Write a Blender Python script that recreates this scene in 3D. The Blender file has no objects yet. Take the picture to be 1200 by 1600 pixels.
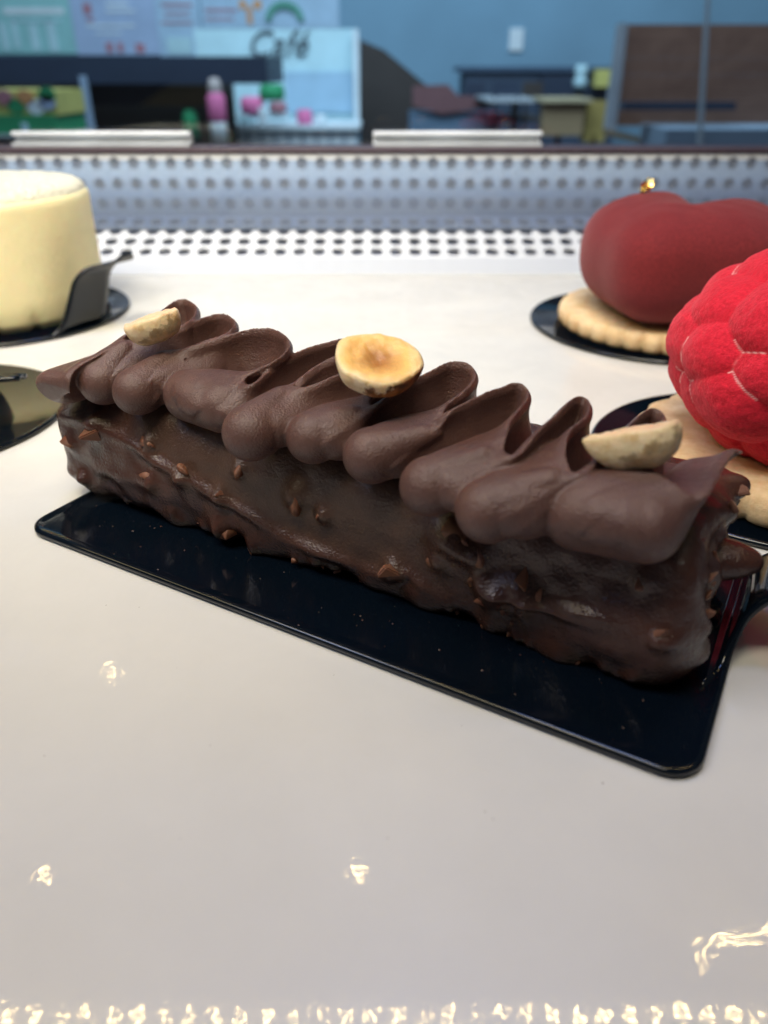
import bpy, bmesh, math, random
import numpy as np
from mathutils import Vector, Matrix, noise, Euler
R = math.radians
random.seed(7); rng = np.random.default_rng(7)
U = 0.01                       # every number below is in centimetres; meshes are scaled to metres
scene = bpy.context.scene
COL = scene.collection

# ------------------------------------------------------------------ camera
HC = 8.766                     # lens height above the shelf, cm
FPX = 1200.0; PITCH = R(30)
cam_d = bpy.data.cameras.new('camera'); cam = bpy.data.objects.new('camera', cam_d); COL.objects.link(cam)
cam.location = (0, 0, HC*U); cam.rotation_euler = (R(60), 0, 0)
cam_d.sensor_fit = 'VERTICAL'; cam_d.sensor_height = 36; cam_d.lens = 27
cam_d.clip_start = 0.005; cam_d.clip_end = 60
cam_d.dof.use_dof = True; cam_d.dof.focus_distance = 0.152; cam_d.dof.aperture_fstop = 14
scene.camera = cam
scene.render.resolution_x = 768; scene.render.resolution_y = 1024

# ------------------------------------------------------------------ world, lamps, exposure
w = bpy.data.worlds.new('World'); scene.world = w; w.use_nodes = True
w.node_tree.nodes['Background'].inputs[0].default_value = (0.52, 0.53, 0.58, 1)
w.node_tree.nodes['Background'].inputs[1].default_value = 0.105
scene.view_settings.view_transform = 'Standard'; scene.view_settings.look = 'None'
scene.view_settings.exposure = 0; scene.view_settings.gamma = 1
def area(name, loc, target, size, power, color, sy=None):
    d = bpy.data.lights.new(name, 'AREA'); d.energy = power; d.color = color; d.size = size
    if sy: d.shape = 'RECTANGLE'; d.size_y = sy
    o = bpy.data.objects.new(name, d); COL.objects.link(o)
    o.location = Vector(loc)*U
    o.rotation_euler = (Vector(target)-Vector(loc)).to_track_quat('-Z', 'Y').to_euler()
    return o
area('case_led_lamp', (-20, 11, 27), (-14, 22, 0), 0.40, 0.50, (1.0, 0.80, 0.40), 0.03)
area('rear_shelf_fill', (-12, 8, 46), (-6, 40, 0), 0.4, 1.12, (1.0, 0.93, 0.79), 0.2).data.spread = R(68)  # added fill with no known source, brightens the rear of the shelf
area('window_daylight', (-62, 2, 90), (0, 16, 0), 0.30, 3.2, (0.42, 0.56, 1.0), 0.30)
area('overhead_daylight', (4, 40, 125), (0, 18, 0), 0.3, 4.0, (0.30, 0.46, 1.0), 0.25)
area('cafe_ceiling_lamp', (0, 190, 190), (0, 420, 0), 2.6, 98, (0.64, 0.82, 1.0), 1.4)

# ------------------------------------------------------------------ helpers
def at(px, py, Y):
    """point of the place seen at a pixel of the 1200x1600 photo, at depth Y cm"""
    x = (px-600)/FPX; y = -(py-800)/FPX
    d = (x, math.cos(PITCH)+y*math.sin(PITCH), -math.sin(PITCH)+y*math.cos(PITCH))
    k = Y/d[1]
    return Vector((d[0]*k, Y, HC+d[2]*k))
O = np.array([-7.82, 14.29, 0.0]); D1 = np.array([0.8695, -0.4939, 0]); D2 = np.array([0.4939, 0.8695, 0])
ZV = np.array([0, 0, 1.0])
def K(s, t, z): return O + D1*s + D2*t + ZV*z
CAKE_ROT = math.atan2(D1[1], D1[0])

def tag(o, label=None, cat=None, group=None, kind=None):
    if label: o['label'] = label
    if cat: o['category'] = cat
    if group: o['group'] = group
    if kind: o['kind'] = kind
    return o
def mesh(name, verts, faces, mat, smooth=True):
    me = bpy.data.meshes.new(name)
    me.from_pydata([tuple(v) for v in verts], [], [tuple(f) for f in faces])
    if mat: me.materials.append(mat)
    me.polygons.foreach_set('use_smooth', [smooth]*len(me.polygons))
    me.update(); return me
def obj(name, verts, faces, mat, parent=None, smooth=True, loc=None):
    """verts in world cm; parent keeps the world position"""
    v = np.array(verts, float)*U
    base = np.zeros(3)
    if parent is not None: base = np.array(parent.location)
    elif loc is not None: base = np.array(loc)*U
    me = mesh(name, v-base, faces, mat, smooth)
    o = bpy.data.objects.new(name, me); COL.objects.link(o)
    if parent is not None: o.parent = parent
    elif loc is not None: o.location = base
    return o
def thing(name, label, cat, loc, group=None):
    o = bpy.data.objects.new(name, None); COL.objects.link(o)
    o.empty_display_size = 0.01; o.location = Vector(loc)*U
    return tag(o, label, cat, group)
def cr(pts, n):
    P = [np.array(p, float) for p in pts]; P = [2*P[0]-P[1]]+P+[2*P[-1]-P[-2]]; out = []
    for i in range(1, len(P)-2):
        for k in range(n):
            t = k/n; a0, a1, a2, a3 = P[i-1:i+3]
            out.append(.5*((2*a1)+(-a0+a2)*t+(2*a0-5*a1+4*a2-a3)*t*t+(-a0+3*a1-3*a2+a3)*t**3))
    out.append(P[-2]); return out
class MB:
    def __init__(s): s.v = []; s.f = []
    def add(s, v, f):
        n = len(s.v); s.v += [tuple(a) for a in v]; s.f += [tuple(i+n for i in q) for q in f]
    def box(s, a, b):
        x0, y0, z0 = a; x1, y1, z1 = b
        s.add([(x0,y0,z0),(x1,y0,z0),(x1,y1,z0),(x0,y1,z0),(x0,y0,z1),(x1,y0,z1),(x1,y1,z1),(x0,y1,z1)],
              [(3,2,1,0),(4,5,6,7),(0,1,5,4),(1,2,6,5),(2,3,7,6),(3,0,4,7)])
    def prism(s, poly, dvec):
        n = len(poly); p = [Vector(q) for q in poly]; d = Vector(dvec)
        s.add(p+[q+d for q in p], [tuple(range(n)), tuple(range(2*n-1, n-1, -1))]+[(i, i+n, (i+1) % n+n, (i+1) % n) for i in range(n)])
    def lathe(s, prof, c, n=64, sc=None):
        vs = []; fs = []; m = len(prof)
        for k in range(n):
            a = 2*math.pi*k/n
            for i, (r, z) in enumerate(prof):
                rr = r*(sc(a, i) if sc else 1)
                vs.append((c[0]+rr*math.cos(a), c[1]+rr*math.sin(a), c[2]+z))
        for k in range(n):
            k2 = (k+1) % n
            for i in range(m-1): fs.append((k*m+i, k2*m+i, k2*m+i+1, k*m+i+1))
        s.add(vs, fs)
    def build(s, name, mat, parent=None, smooth=False, bevel=0, loc=None):
        o = obj(name, s.v, s.f, mat, parent, smooth, loc)
        bm = bmesh.new(); bm.from_mesh(o.data)
        bmesh.ops.remove_doubles(bm, verts=bm.verts, dist=1e-7)
        bmesh.ops.recalc_face_normals(bm, faces=bm.faces); bm.to_mesh(o.data); bm.free()
        if bevel:
            m = o.modifiers.new('bevel', 'BEVEL'); m.width = bevel*U; m.segments = 3; m.limit_method = 'ANGLE'
        return o
def pbox(mb, x0, x1, y0, y1, Y, depth):
    """box whose front face fills pixels x0..x1, y0..y1 at distance Y"""
    ym = (max(y0, 0)+min(y1, 235))/2
    a = at(x0, ym, Y); b = at(x1, ym, Y)
    mb.box((a.x, Y, at(x0, y1, Y).z), (b.x, Y+depth, at(x0, y0, Y).z))

# ------------------------------------------------------------------ materials
class Mat:
    def __init__(s, name, color=(.5,.5,.5), rough=.5, **kw):
        m = bpy.data.materials.new(name); m.use_nodes = True; s.m = m; s.nt = m.node_tree; s.n = s.nt.nodes; s.l = s.nt.links
        s.b = s.n['Principled BSDF']
        s.set('Base Color', (*color, 1)); s.set('Roughness', rough)
        for k, v in kw.items(): s.set(k.replace('_', ' '), v)
        s.tc = s.n.new('ShaderNodeTexCoord').outputs['Object']; s.nrm = None
    def set(s, k, v): s.b.inputs[k].default_value = v
    def noise(s, scale, detail=4, rough=.5, dist=0, vec=None):
        t = s.n.new('ShaderNodeTexNoise'); t.inputs['Scale'].default_value = scale; t.inputs['Detail'].default_value = detail
        t.inputs['Roughness'].default_value = rough; t.inputs['Distortion'].default_value = dist
        s.l.new(vec or s.tc, t.inputs['Vector']); return t.outputs['Fac']
    def voro(s, scale, feature='F1', out='Distance'):
        t = s.n.new('ShaderNodeTexVoronoi'); t.feature = feature; t.inputs['Scale'].default_value = scale
        s.l.new(s.tc, t.inputs['Vector']); return t.outputs[out]
    def ramp(s, fac, stops):
        r = s.n.new('ShaderNodeValToRGB'); e = r.color_ramp.elements
        while len(e) < len(stops): e.new(.5)
        for q, (p, c) in zip(e, stops):
            q.position = p; q.color = (c, c, c, 1) if isinstance(c, (int, float)) else (*c, 1)
        s.l.new(fac, r.inputs[0]); return r.outputs[0]
    def mix(s, fac, a, b):
        x = s.n.new('ShaderNodeMix'); x.data_type = 'RGBA'
        s.plug(x.inputs[0], fac); s.plug(x.inputs[6], a); s.plug(x.inputs[7], b); return x.outputs[2]
    def math(s, op, a, b=0):
        x = s.n.new('ShaderNodeMath'); x.operation = op; s.plug(x.inputs[0], a); s.plug(x.inputs[1], b); return x.outputs[0]
    def plug(s, i, v):
        if isinstance(v, bpy.types.NodeSocket): s.l.new(v, i)
        elif isinstance(v, tuple) and len(v) == 3: i.default_value = (*v, 1)
        else: i.default_value = v
    def attr(s, name):
        a = s.n.new('ShaderNodeAttribute'); a.attribute_name = name; return a.outputs['Fac']
    def bump(s, h, dist, strength=1, inp='Normal', chain=True):
        b = s.n.new('ShaderNodeBump'); b.inputs['Distance'].default_value = dist*U; b.inputs['Strength'].default_value = strength
        s.l.new(h, b.inputs['Height'])
        if chain and s.nrm: s.l.new(s.nrm, b.inputs['Normal'])
        if chain: s.nrm = b.outputs[0]
        s.l.new(b.outputs[0], s.b.inputs[inp]); return b.outputs[0]
    def sep(s):
        x = s.n.new('ShaderNodeSeparateXYZ'); s.l.new(s.tc, x.inputs[0]); return x.outputs
    def to(s, k, v): s.plug(s.b.inputs[k], v)

def plain(name, color, rough=.6, var=.12, scale=40, **kw):
    m = Mat(name, color, rough, **kw)
    n = m.noise(scale, 5)
    m.to('Base Color', m.mix(m.ramp(n, [(.3, 0.), (.7, 1.)]), tuple(c*(1-var) for c in color), tuple(min(1, c*(1+var)) for c in color)))
    return m.m

# piped chocolate cream
m = Mat('piped_ganache', (.155,.082,.058), .50, Subsurface_Weight=.20, Subsurface_Scale=.0024, Specular_IOR_Level=.5)
m.set('Subsurface Radius', (1., .35, .16))
n1 = m.noise(160, 4, .6); n2 = m.noise(2600, 3, .6)
m.to('Base Color', m.mix(m.ramp(n1, [(.3, 0.), (.75, 1.)]), (.082,.038,.031), (.114,.057,.046)))
m.bump(m.noise(420, 3, .5), .032, .5); m.bump(n2, .022, 1.)
m.bump(m.ramp(m.voro(95), [(.0, 0.), (.035, 1.)]), .05, .8)
pits = m.ramp(m.voro(330), [(.0, 0.), (.055, 1.)]); m.bump(pits, .02, .5)
m.to('Roughness', m.ramp(m.noise(900, 2), [(.3, .32), (.8, .45)]))
GANACHE = m.m
# glaze
m = Mat('chocolate_glaze', (.04,.02,.015), .36, Subsurface_Weight=.06, Subsurface_Scale=.001, Specular_IOR_Level=.55)
m.set('Subsurface Radius', (1., .35, .2))
smoothface = m.attr('dry')
cn = m.ramp(m.noise(120, 5, .6), [(.35, 0.), (.7, 1.)])
wet = m.mix(cn, (.040,.0155,.011), (.064,.025,.0175)); dry = m.mix(cn, (.048,.023,.015), (.070,.035,.022))
m.to('Base Color', m.mix(smoothface, wet, dry))
m.to('Roughness', m.math('ADD', m.math('MULTIPLY', smoothface, .16), m.ramp(m.noise(500, 3), [(.3, .15), (.8, .28)])))
m.bump(m.noise(200, 2, .5), .05, .45); m.bump(m.noise(1700, 3, .6), .022, 1.)
m.bump(m.ramp(m.voro(420), [(.0, 0.), (.10, 1.)]), .012, .35)
GLAZE = m.m
m = Mat('coated_nut', (.16,.06,.035), .38, Subsurface_Weight=.2, Subsurface_Scale=.001)
m.set('Subsurface Radius', (1., .4, .2))
m.to('Base Color', m.mix(m.ramp(m.noise(500, 3), [(.35, 0.), (.65, 1.)]), (.09,.033,.018), (.28,.12,.065)))
m.bump(m.noise(1500, 3), .01, .6)
NIB = m.m
# black plastic board
m = Mat('black_glossy_board', (.0018,.0045,.009), .09, Specular_IOR_Level=.42)
sc = m.ramp(m.noise(300, 6, .7), [(.55, 0.), (.8, 1.)])
m.to('Roughness', m.math('ADD', .07, m.math('MULTIPLY', sc, .12)))
m.bump(m.noise(60, 2), .02, .2)
m.bump(m.ramp(m.noise(2500, 2, .7), [(.70, 0.), (.80, 1.)]), .02, .5)
BOARD = m.m
# shelf: glossy off-white plastic, slightly wavy film on top
m = Mat('white_shelf', (.66,.67,.67), .34, Coat_Weight=.55, Coat_Roughness=.014, Coat_IOR=1.5)
sm = m.ramp(m.noise(26, 6, .62), [(.35, 0.), (.75, 1.)])
m.to('Base Color', m.mix(sm, (.65,.64,.60), (.695,.685,.645)))
m.to('Roughness', m.ramp(m.noise(60, 5, .6), [(.3, .28), (.75, .42)]))
m.to('Coat Weight', m.ramp(m.noise(45, 6, .7, 1.2), [(.35, .35), (.7, .75)]))
m.to('Coat Roughness', m.ramp(m.noise(38, 6, .7, .8), [(.5, .012), (.72, .07)]))
smear = m.noise(1300, 4, .62)
m.bump(m.noise(14, 3), .03, .25)
m.bump(m.math('ADD', m.math('MULTIPLY', m.noise(800, 0, .5), 1.0), m.math('MULTIPLY', m.noise(90, 2), .6)),   .0010, 1., 'Coat Normal', chain=False)
SHELF = m.m
m = Mat('white_steel', (.58,.60,.62), .32, Specular_IOR_Level=.5)
m.bump(m.noise(120, 3), .01, .2); WSTEEL = m.m
DARK = plain('grey_duct', (.34,.37,.44), .8)
RIM = plain('plum_rim', (.055,.035,.045), .45)
m = Mat('thin_glass', (1,1,1), .0)
mx = m.n.new('ShaderNodeMixShader'); tr = m.n.new('ShaderNodeBsdfTransparent'); gl = m.n.new('ShaderNodeBsdfGlossy'); fr = m.n.new('ShaderNodeFresnel')
tr.inputs[0].default_value = (.93,.96,.97,1); gl.inputs['Roughness'].default_value = .02; fr.inputs[0].default_value = 1.45
m.l.new(fr.outputs[0], mx.inputs[0]); m.l.new(tr.outputs[0], mx.inputs[1]); m.l.new(gl.outputs[0], mx.inputs[2]); m.l.new(mx.outputs[0], m.n['Material Output'].inputs[0])
GLASS = m.m
TINT = m.m.copy(); TINT.name = 'blue_tinted_glass'
for n_ in TINT.node_tree.nodes:
    if n_.type == 'BSDF_TRANSPARENT': n_.inputs[0].default_value = (.70, .82, .97, 1)
_n, _l = TINT.node_tree.nodes, TINT.node_tree.links
_d = _n.new('ShaderNodeBsdfDiffuse'); _d.inputs[0].default_value = (.62,.68,.78,1); _x = _n.new('ShaderNodeMixShader'); _x.inputs[0].default_value = .16  # milky diffuse mixed in as haze, standing in for reflections on the pane
_o = [q for q in _n if q.type == 'OUTPUT_MATERIAL'][0]; _src = _o.inputs[0].links[0].from_socket
_l.new(_src, _x.inputs[1]); _l.new(_d.outputs[0], _x.inputs[2]); _l.new(_x.outputs[0], _o.inputs[0])
def velvet(name, c1, c2, bumpd):
    m = Mat(name, c1, .82, Sheen_Weight=.45, Sheen_Roughness=.5, Subsurface_Weight=.12, Subsurface_Scale=.002, Specular_IOR_Level=.2)
    m.set('Sheen Tint', (*[min(1, c*1.4+.25) for c in c1], 1)); m.set('Subsurface Radius', (1., .25, .2))
    m.to('Base Color', m.mix(m.ramp(m.noise(90, 5, .65), [(.3, 0.), (.7, 1.)]), c1, c2))
    m.to('Base Color', m.mix(m.ramp(m.noise(1100, 4, .7), [(.38, 0.), (.62, 1.)]), tuple(q_*.84 for q_ in c1), m.b.inputs['Base Color'].links[0].from_socket))
    m.bump(m.noise(1000, 5, .7), bumpd, 1.); m.bump(m.noise(170, 4, .6), bumpd*2.2, .5)
    return m
VDARK = velvet('dark_red_velvet', (.14,.012,.016), (.185,.018,.021), .012).m
m = velvet('bright_red_velvet', (.62,.010,.030), (.74,.022,.055), .045)
g = m.attr('crack')
base = m.b.inputs['Base Color'].links[0].from_socket
m.to('Base Color', m.mix(g, base, (.88,.50,.50)))
VRED = m.m
m = Mat('baked_biscuit', (.62,.42,.22), .8, Subsurface_Weight=.15, Subsurface_Scale=.002)
z = m.sep()[2]
m.to('Base Color', m.mix(m.ramp(m.noise(160, 6, .7), [(.3, 0.), (.72, 1.)]), (.74,.58,.36), (.56,.36,.17)))
m.bump(m.noise(420, 6, .7), .06, .8); BISCUIT = m.m
m = Mat('cream_coating', (.80,.72,.42), .62, Subsurface_Weight=.3, Subsurface_Scale=.004)
m.to('Base Color', m.mix(m.ramp(m.noise(30, 4), [(.3, 0.), (.7, 1.)]), (.76,.68,.40), (.81,.74,.47)))
m.bump(m.noise(400, 5, .6), .03, .8); m.bump(m.noise(90, 3), .08, .5); m.bump(m.ramp(m.voro(260), [(.0, 0.), (.05, 1.)]), .03, .7); CREAM = m.m
m = Mat('cream_crumb_top', (.86,.84,.68), .85)
m.bump(m.noise(420, 4, .7), .35, 1.); CRUMB = m.m
m = Mat('gold_leaf', (.9,.62,.18), .22, Metallic=1.); m.bump(m.noise(500, 3), .05, 1.); GOLD = m.m

# ------------------------------------------------------------------ the shelf and the case
def sheet(name, x0, x1, y0, y1, z, mat, nx=2, ny=2, lab=None):
    mb = MB(); mb.box((x0, y0, z-.6), (x1, y1, z)); o = mb.build(name, mat); tag(o, lab, None, None, 'structure'); return o
sheet('shelf', -60, 60, -9, 38.1, 0, SHELF)
mb = MB(); mb.box((-60, 38.25, -.6), (60, 41.9, .10))
tag(mb.build('shelf_ledge', WSTEEL, bevel=.05), kind='structure')

def perforated(name, org, ux, uy, nx, ny, pitch, rad, mat, parent, margin=.25, thick=.08):
    """plate with real round holes, nx by ny, on a plane spanned by ux and uy"""
    org, ux, uy = map(lambda q: np.array(q, float), (org, ux, uy)); nz = np.cross(ux, uy)
    q = MB(); seg = 16
    ang = [2*math.pi*(k+.5)/seg for k in range(seg)]
    def sq(a):
        c, s_ = math.cos(a), math.sin(a); m_ = max(abs(c), abs(s_)); return c/m_*pitch/2, s_/m_*pitch/2
    # square ring includes the four corners
    ring = []
    for k in range(seg):
        ring.append(sq(2*math.pi*k/seg))
    circ = [(rad*math.cos(2*math.pi*k/seg), rad*math.sin(2*math.pi*k/seg)) for k in range(seg)]
    for i in range(nx):
        for j in range(ny):
            c = org+ux*(i-(nx-1)/2)*pitch+uy*(margin+pitch*(j+.5))
            vs = [c+ux*a+uy*b for a, b in ring]+[c+ux*a+uy*b for a, b in circ]+[c+ux*a+uy*b-nz*thick for a, b in circ]
            fs = []
            for k in range(seg):
                k2 = (k+1) % seg
                fs += [(k, k2, seg+k2, seg+k), (seg+k, seg+k2, 2*seg+k2, 2*seg+k)]
            q.add(vs, fs)
    W = nx*pitch/2
    for y0, y1 in ((0, margin), (margin+ny*pitch, 2*margin+ny*pitch)):
        q.add([org-ux*W+uy*y0, org+ux*W+uy*y0, org+ux*W+uy*y1, org-ux*W+uy*y1], [(0, 1, 2, 3)])
    return obj(name, q.v, q.f, mat, parent, smooth=False)
case = thing('display_case_back', 'white perforated air grille with dark rim and glass pane behind the pastries', 'display case', (0, 42, 0))
a = R(20)
perforated('sloped_grille', (.12, 41.95, .06), (1,0,0), (0,math.cos(a),math.sin(a)), 92, 4, 1.03, .36, WSTEEL, case, .12)
perforated('upright_grille', (.12, 46.15, 1.56), (1,0,0), (0,0,1), 92, 3, 1.03, .31, WSTEEL, case, .12)
mb = MB(); mb.box((-48, 42.4, -.6), (48, 46.9, -.45)); mb.box((-48, 46.7, -.6), (48, 46.9, 4.7)); mb.build('duct_wall', DARK, case)
mb = MB(); mb.box((-60, 44.5, 1.06), (60, 44.8, 4.55)); mb.build('tinted_pane', TINT, case)
mb = MB(); mb.box((-48, 46.05, 4.72), (48, 48.4, 5.02)); mb.build('rim', RIM, case, bevel=.08)
mb = MB(); mb.box((-60, 48.5, -6), (60, 48.9, 34)); mb.build('glass_pane', GLASS, case)
for (x0, x1, lab) in ((24, 298, 'left of the two white price rails on the dark rim'), (583, 846, 'right of the two white price rails on the dark rim')):
    p = at(x0, 232, 47.2); q = at(x1, 215, 47.2)
    t = thing('price_rail', lab, 'price holder', (p.x, 47.2, 5.03), 'price rails on the rim of the case')
    mb = MB(); mb.box((p.x, 46.8, 5.03), (q.x, 47.9, 5.22)); mb.build('rail_foot', plain('rail_grey', (.42,.46,.50)), t, bevel=.04)
    mb = MB(); mb.box((p.x, 47.45, 5.22), (q.x, 47.75, 5.75)); mb.box((p.x, 47.0, 5.58), (q.x, 47.45, 5.75)); mb.build('rail_channel', plain('rail_white', (.72,.76,.8), .35), t, bevel=.04)

# LED strip under the case top: its lamps are what the shelf mirrors
LEDM = bpy.data.materials.new('led_glow'); LEDM.use_nodes = True
b_ = LEDM.node_tree.nodes['Principled BSDF']; b_.inputs['Base Color'].default_value = (.8,.7,.5,1)
b_.inputs['Emission Color'].default_value = (1., .72, .30, 1); b_.inputs['Emission Strength'].default_value = 95
strip = thing('led_strip', 'warm LED strip under the top of the display case, mirrored in the shelf edge', 'light strip', (0, 17, 25))
mb = MB(); mb.box((-24, 16.6, 25.5), (24, 18.0, 25.8)); mb.build('strip_body', WSTEEL, strip)
led0 = None
for i in range(34):
    x = -17.8+i*1.08
    if led0 is None:
        q = MB(); q.box((x-.13, 17.10, 25.28), (x+.13, 17.36, 25.49)); led0 = q.build('led', LEDM, strip)
        base_x = x
    else:
        o = led0.copy(); COL.objects.link(o); o.parent = strip; o.location = ((x-base_x)*U, random.uniform(-.03, .03)*U, 0)
m = LEDM.copy(); m.node_tree.nodes['Principled BSDF'].inputs['Emission Strength'].default_value = 110
spots = [(-33.4, 47.5, 60, .55, 'left ceiling spotlight mirrored near the lower left of the shelf'),
         (-2.5, 47.8, 60, .55, 'middle ceiling spotlight mirrored on the empty front of the shelf'),
         (-35.8, 77, 60, .55, 'ceiling spotlight mirrored beside the front edge of the long black board')]
for (x, y, z_, r_, lab) in spots:
    t = thing('ceiling_spotlight', lab, 'spotlight', (x, y, z_), 'small spotlights over the display case')
    q = MB(); q.lathe([(0, 0), (r_, 0), (r_, .25), (0, .25)], (x, y, z_), 20); q.build('bulb', m, t)
    q = MB(); q.lathe([(r_+.05, -.2), (r_+.35, -.2), (r_+.5, 2.2), (0, 2.3)], (x, y, z_), 20); q.build('housing', WSTEEL, t)

pts = cr([(28.0, 38.6, 60), (28.6, 40.0, 60), (30.4, 41.2, 60), (32.6, 41.3, 60.3), (35.5, 41.9, 60), (38.5, 42.0, 60)], 8)
t = thing('glint_tube', 'added thin glowing tube bent to draw the wavy glint in the lower right of the shelf', 'glowing tube', pts[0])  # added unseen glowing tube, bent to make the wavy glint on the shelf
q = MB(); q.add([p_+np.array(o_)*.20 for p_ in pts for o_ in ((0,1,0),(0,0,1),(0,-1,0),(0,0,-1))], [(4*i+j, 4*i+(j+1) % 4, 4*i+4+(j+1) % 4, 4*i+4+j) for i in range(len(pts)-1) for j in range(4)]); q.build('tube', LEDM, t)
# ------------------------------------------------------------------ boards
def rrect(x0, x1, y0, y1, r, n=10):
    pts = []
    for cx, cy, a0 in ((x1-r, y0+r, -90), (x1-r, y1-r, 0), (x0+r, y1-r, 90), (x0+r, y0+r, 180)):
        for k in range(n+1):
            a_ = R(a0+90*k/n); pts.append((cx+r*math.cos(a_), cy+r*math.sin(a_)))
    return pts
root = thing('long_cake_board', 'long black glossy rectangular board under the chocolate log', 'cake board', K(7, 3.5, 0))
# outline with a fillet that runs out into a curled tab on the right
L_, Wd = 14.0, 6.2
def board_mesh(outline_rings, name, parent, mat):
    q = MB(); n = len(outline_rings[0])
    vs = []; fs = []
    for r_ in outline_rings: vs += r_
    for i in range(len(outline_rings)-1):
        for k in range(n):
            k2 = (k+1) % n; fs.append((i*n+k, i*n+k2, (i+1)*n+k2, (i+1)*n+k))
    fs.append(tuple(range(n-1, -1, -1))); m_ = (len(outline_rings)-1)*n; fs.append(tuple(range(m_, m_+n)))
    q.add(vs, fs); return q.build(name, mat, parent, smooth=True)
def ring(off, z):
    return [K(s, t, z) for s, t in rrect(-off, L_+off, -off, Wd+off, .55+off)]
o = board_mesh([ring(-.12, .01), ring(0, .03), ring(.03, .09), ring(.02, .15), ring(-.03, .175), ring(-.09, .165), ring(-.14, .135)], 'board', root, BOARD)
# curled tab: a sheet that leaves the right edge flush, narrows and rolls upwards
def sheet_surface(name, P, thick, mat, parent):
    """P: grid [i][j] of points (cm); makes a solid sheet"""
    P = np.array(P, float); ni, nj, _ = P.shape
    du = np.gradient(P, axis=0); dv = np.gradient(P, axis=1); N = np.cross(du, dv); N /= np.linalg.norm(N, axis=2, keepdims=True)+1e-9
    A = (P+N*thick/2).reshape(-1, 3); B = (P-N*thick/2).reshape(-1, 3); n = ni*nj; f = []
    for i in range(ni-1):
        for j in range(nj-1):
            a_, b_, c_, d_ = i*nj+j, (i+1)*nj+j, (i+1)*nj+j+1, i*nj+j+1
            f += [(a_, b_, c_, d_), (n+d_, n+c_, n+b_, n+a_)]
    edge = [(i*nj) for i in range(ni)]+[(ni-1)*nj+j for j in range(1, nj)]+[i*nj+nj-1 for i in range(ni-2, -1, -1)]+[j for j in range(nj-2, 0, -1)]
    for k in range(len(edge)):
        a_, b_ = edge[k], edge[(k+1) % len(edge)]; f.append((b_, a_, n+a_, n+b_))
    q = MB(); q.add(list(A)+list(B), f); return q.build(name, mat, parent, smooth=True)
ne = cr([(13.7,2.0,.09), (13.86,2.35,.10), (13.92,2.75,.20), (13.98,3.05,.50), (14.08,3.25,.88), (14.35,3.42,1.22), (14.85,3.52,1.5), (15.5,3.55,1.62)], 5)
G = []
for p_ in ne:
    G.append([K(p_[0], p_[1]+(4.25-p_[1])*2*j/14, p_[2]) for j in range(15)])
sheet_surface('tab', G, .13, BOARD, root)

def disc_board(name, label, c, r, tab=None):
    t = thing(name, label, 'cake board', (c[0], c[1], 0), 'black boards under the neighbouring pastries')
    q = MB(); q.lathe([(0, .015), (r-.1, .015), (r, .05), (r+.02, .12), (r-.03, .17), (r-.10, .165), (r-.16, .125), (0, .125)], (c[0], c[1], 0), 128)
    q.build('board', BOARD, t, smooth=True)
    return t
disc_board('round_cake_board', 'round black board carrying the dark red heart shaped mousse', (10.9, 30.0), 5.05)
disc_board('round_cake_board', 'round black board carrying the bright red raspberry dome', (10.0, 17.7), 4.6)
tb = disc_board('round_cake_board', 'round black board with curled tab under the cream cake', (-15.6, 31.6), 4.9)
# curled tab of that board, standing up like a wave
pr = cr([(-12.4, 28.0, .10), (-12.05, 28.3, .45), (-11.75, 28.6, 1.2), (-11.45, 28.8, 1.95), (-11.0, 29.0, 2.35), (-10.6, 29.2, 2.42), (-10.1, 29.45, 2.5), (-9.75, 29.6, 2.75)], 6)
G = []
for i, p_ in enumerate(pr):
    u = i/(len(pr)-1); wd = 1.9*(1-u)**.6+.35
    G.append([p_+np.array([.5, .87, 0])*wd*(j/8) for j in range(9)])
sheet_surface('curled_tab', G, .12, BOARD, tb)
tb2 = disc_board('round_cake_board', 'black board at the left edge with thin tab pointing at the chocolate log', (-13.6, 20.7), 4.2)
G = []
for i in range(14):
    u = i/13
    G.append([np.array([-12.6+2.7*u, 19.5+.6*u+(j/6-.5)*.5, 1.10+.35*math.sin(u*1.8)+.06*math.sin(j)]) for j in range(7)])
sheet_surface('curled_tab', G, .09, BOARD, tb2)

# ------------------------------------------------------------------ chocolate log : glazed body
front_nuts = [(155,662,.30),(122,690,.2),(140,745,.22),(235,692,.2),(291,742,.16),(349,766,.14),(375,735,.16),(350,822,.22),(398,846,.16),(462,776,.26),(507,803,.2),
              (465,872,.12),(618,884,.22),(711,836,.24),(752,861,.26),(762,902,.16),(818,908,.22),(822,944,.15),(798,938,.12),(900,1034,.16),(690,870,.2),(245,748,.14),
              (1035,985,.16),(560,925,.12),(760,985,.12),(1005,905,.12),(728,852,.16),(770,925,.16),(835,925,.14),(788,915,.18)]
def ray(px, py):
    x = (px-600)/FPX; y = -(py-800)/FPX
    return np.array([x, math.cos(PITCH)+y*math.sin(PITCH), -math.sin(PITCH)+y*math.cos(PITCH)])
CP = np.array([0, 0, HC])
def front(px, py, t=1.72):
    d = ray(px, py); k = (t-(CP-O)@D2)/(d@D2); P = CP+d*k-O; return P@D1, P[2]
fn = [(*front(a_, b_), r_) for a_, b_, r_ in front_nuts]
ridge = [front(*p_) for p_ in [(150,655),(215,690),(250,712),(300,738),(350,770),(400,797),(450,830),(520,858),(600,888),(645,885),(700,925),(760,960),(830,995),(900,1020)]]
s0, s1 = -.5, 13.35; NS, NP = 620, 400
ct, cz, hw, hh = 3.62, 1.45, 1.93, 1.36
S = []; 
us = np.linspace(0, 1, NS); sarr = s0+(s1-s0)*(0.5-0.5*np.cos(us*math.pi))*.25+(s1-s0)*us*.75
sarr = s0+(sarr-sarr[0])/(sarr[-1]-sarr[0])*(s1-s0)
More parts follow.
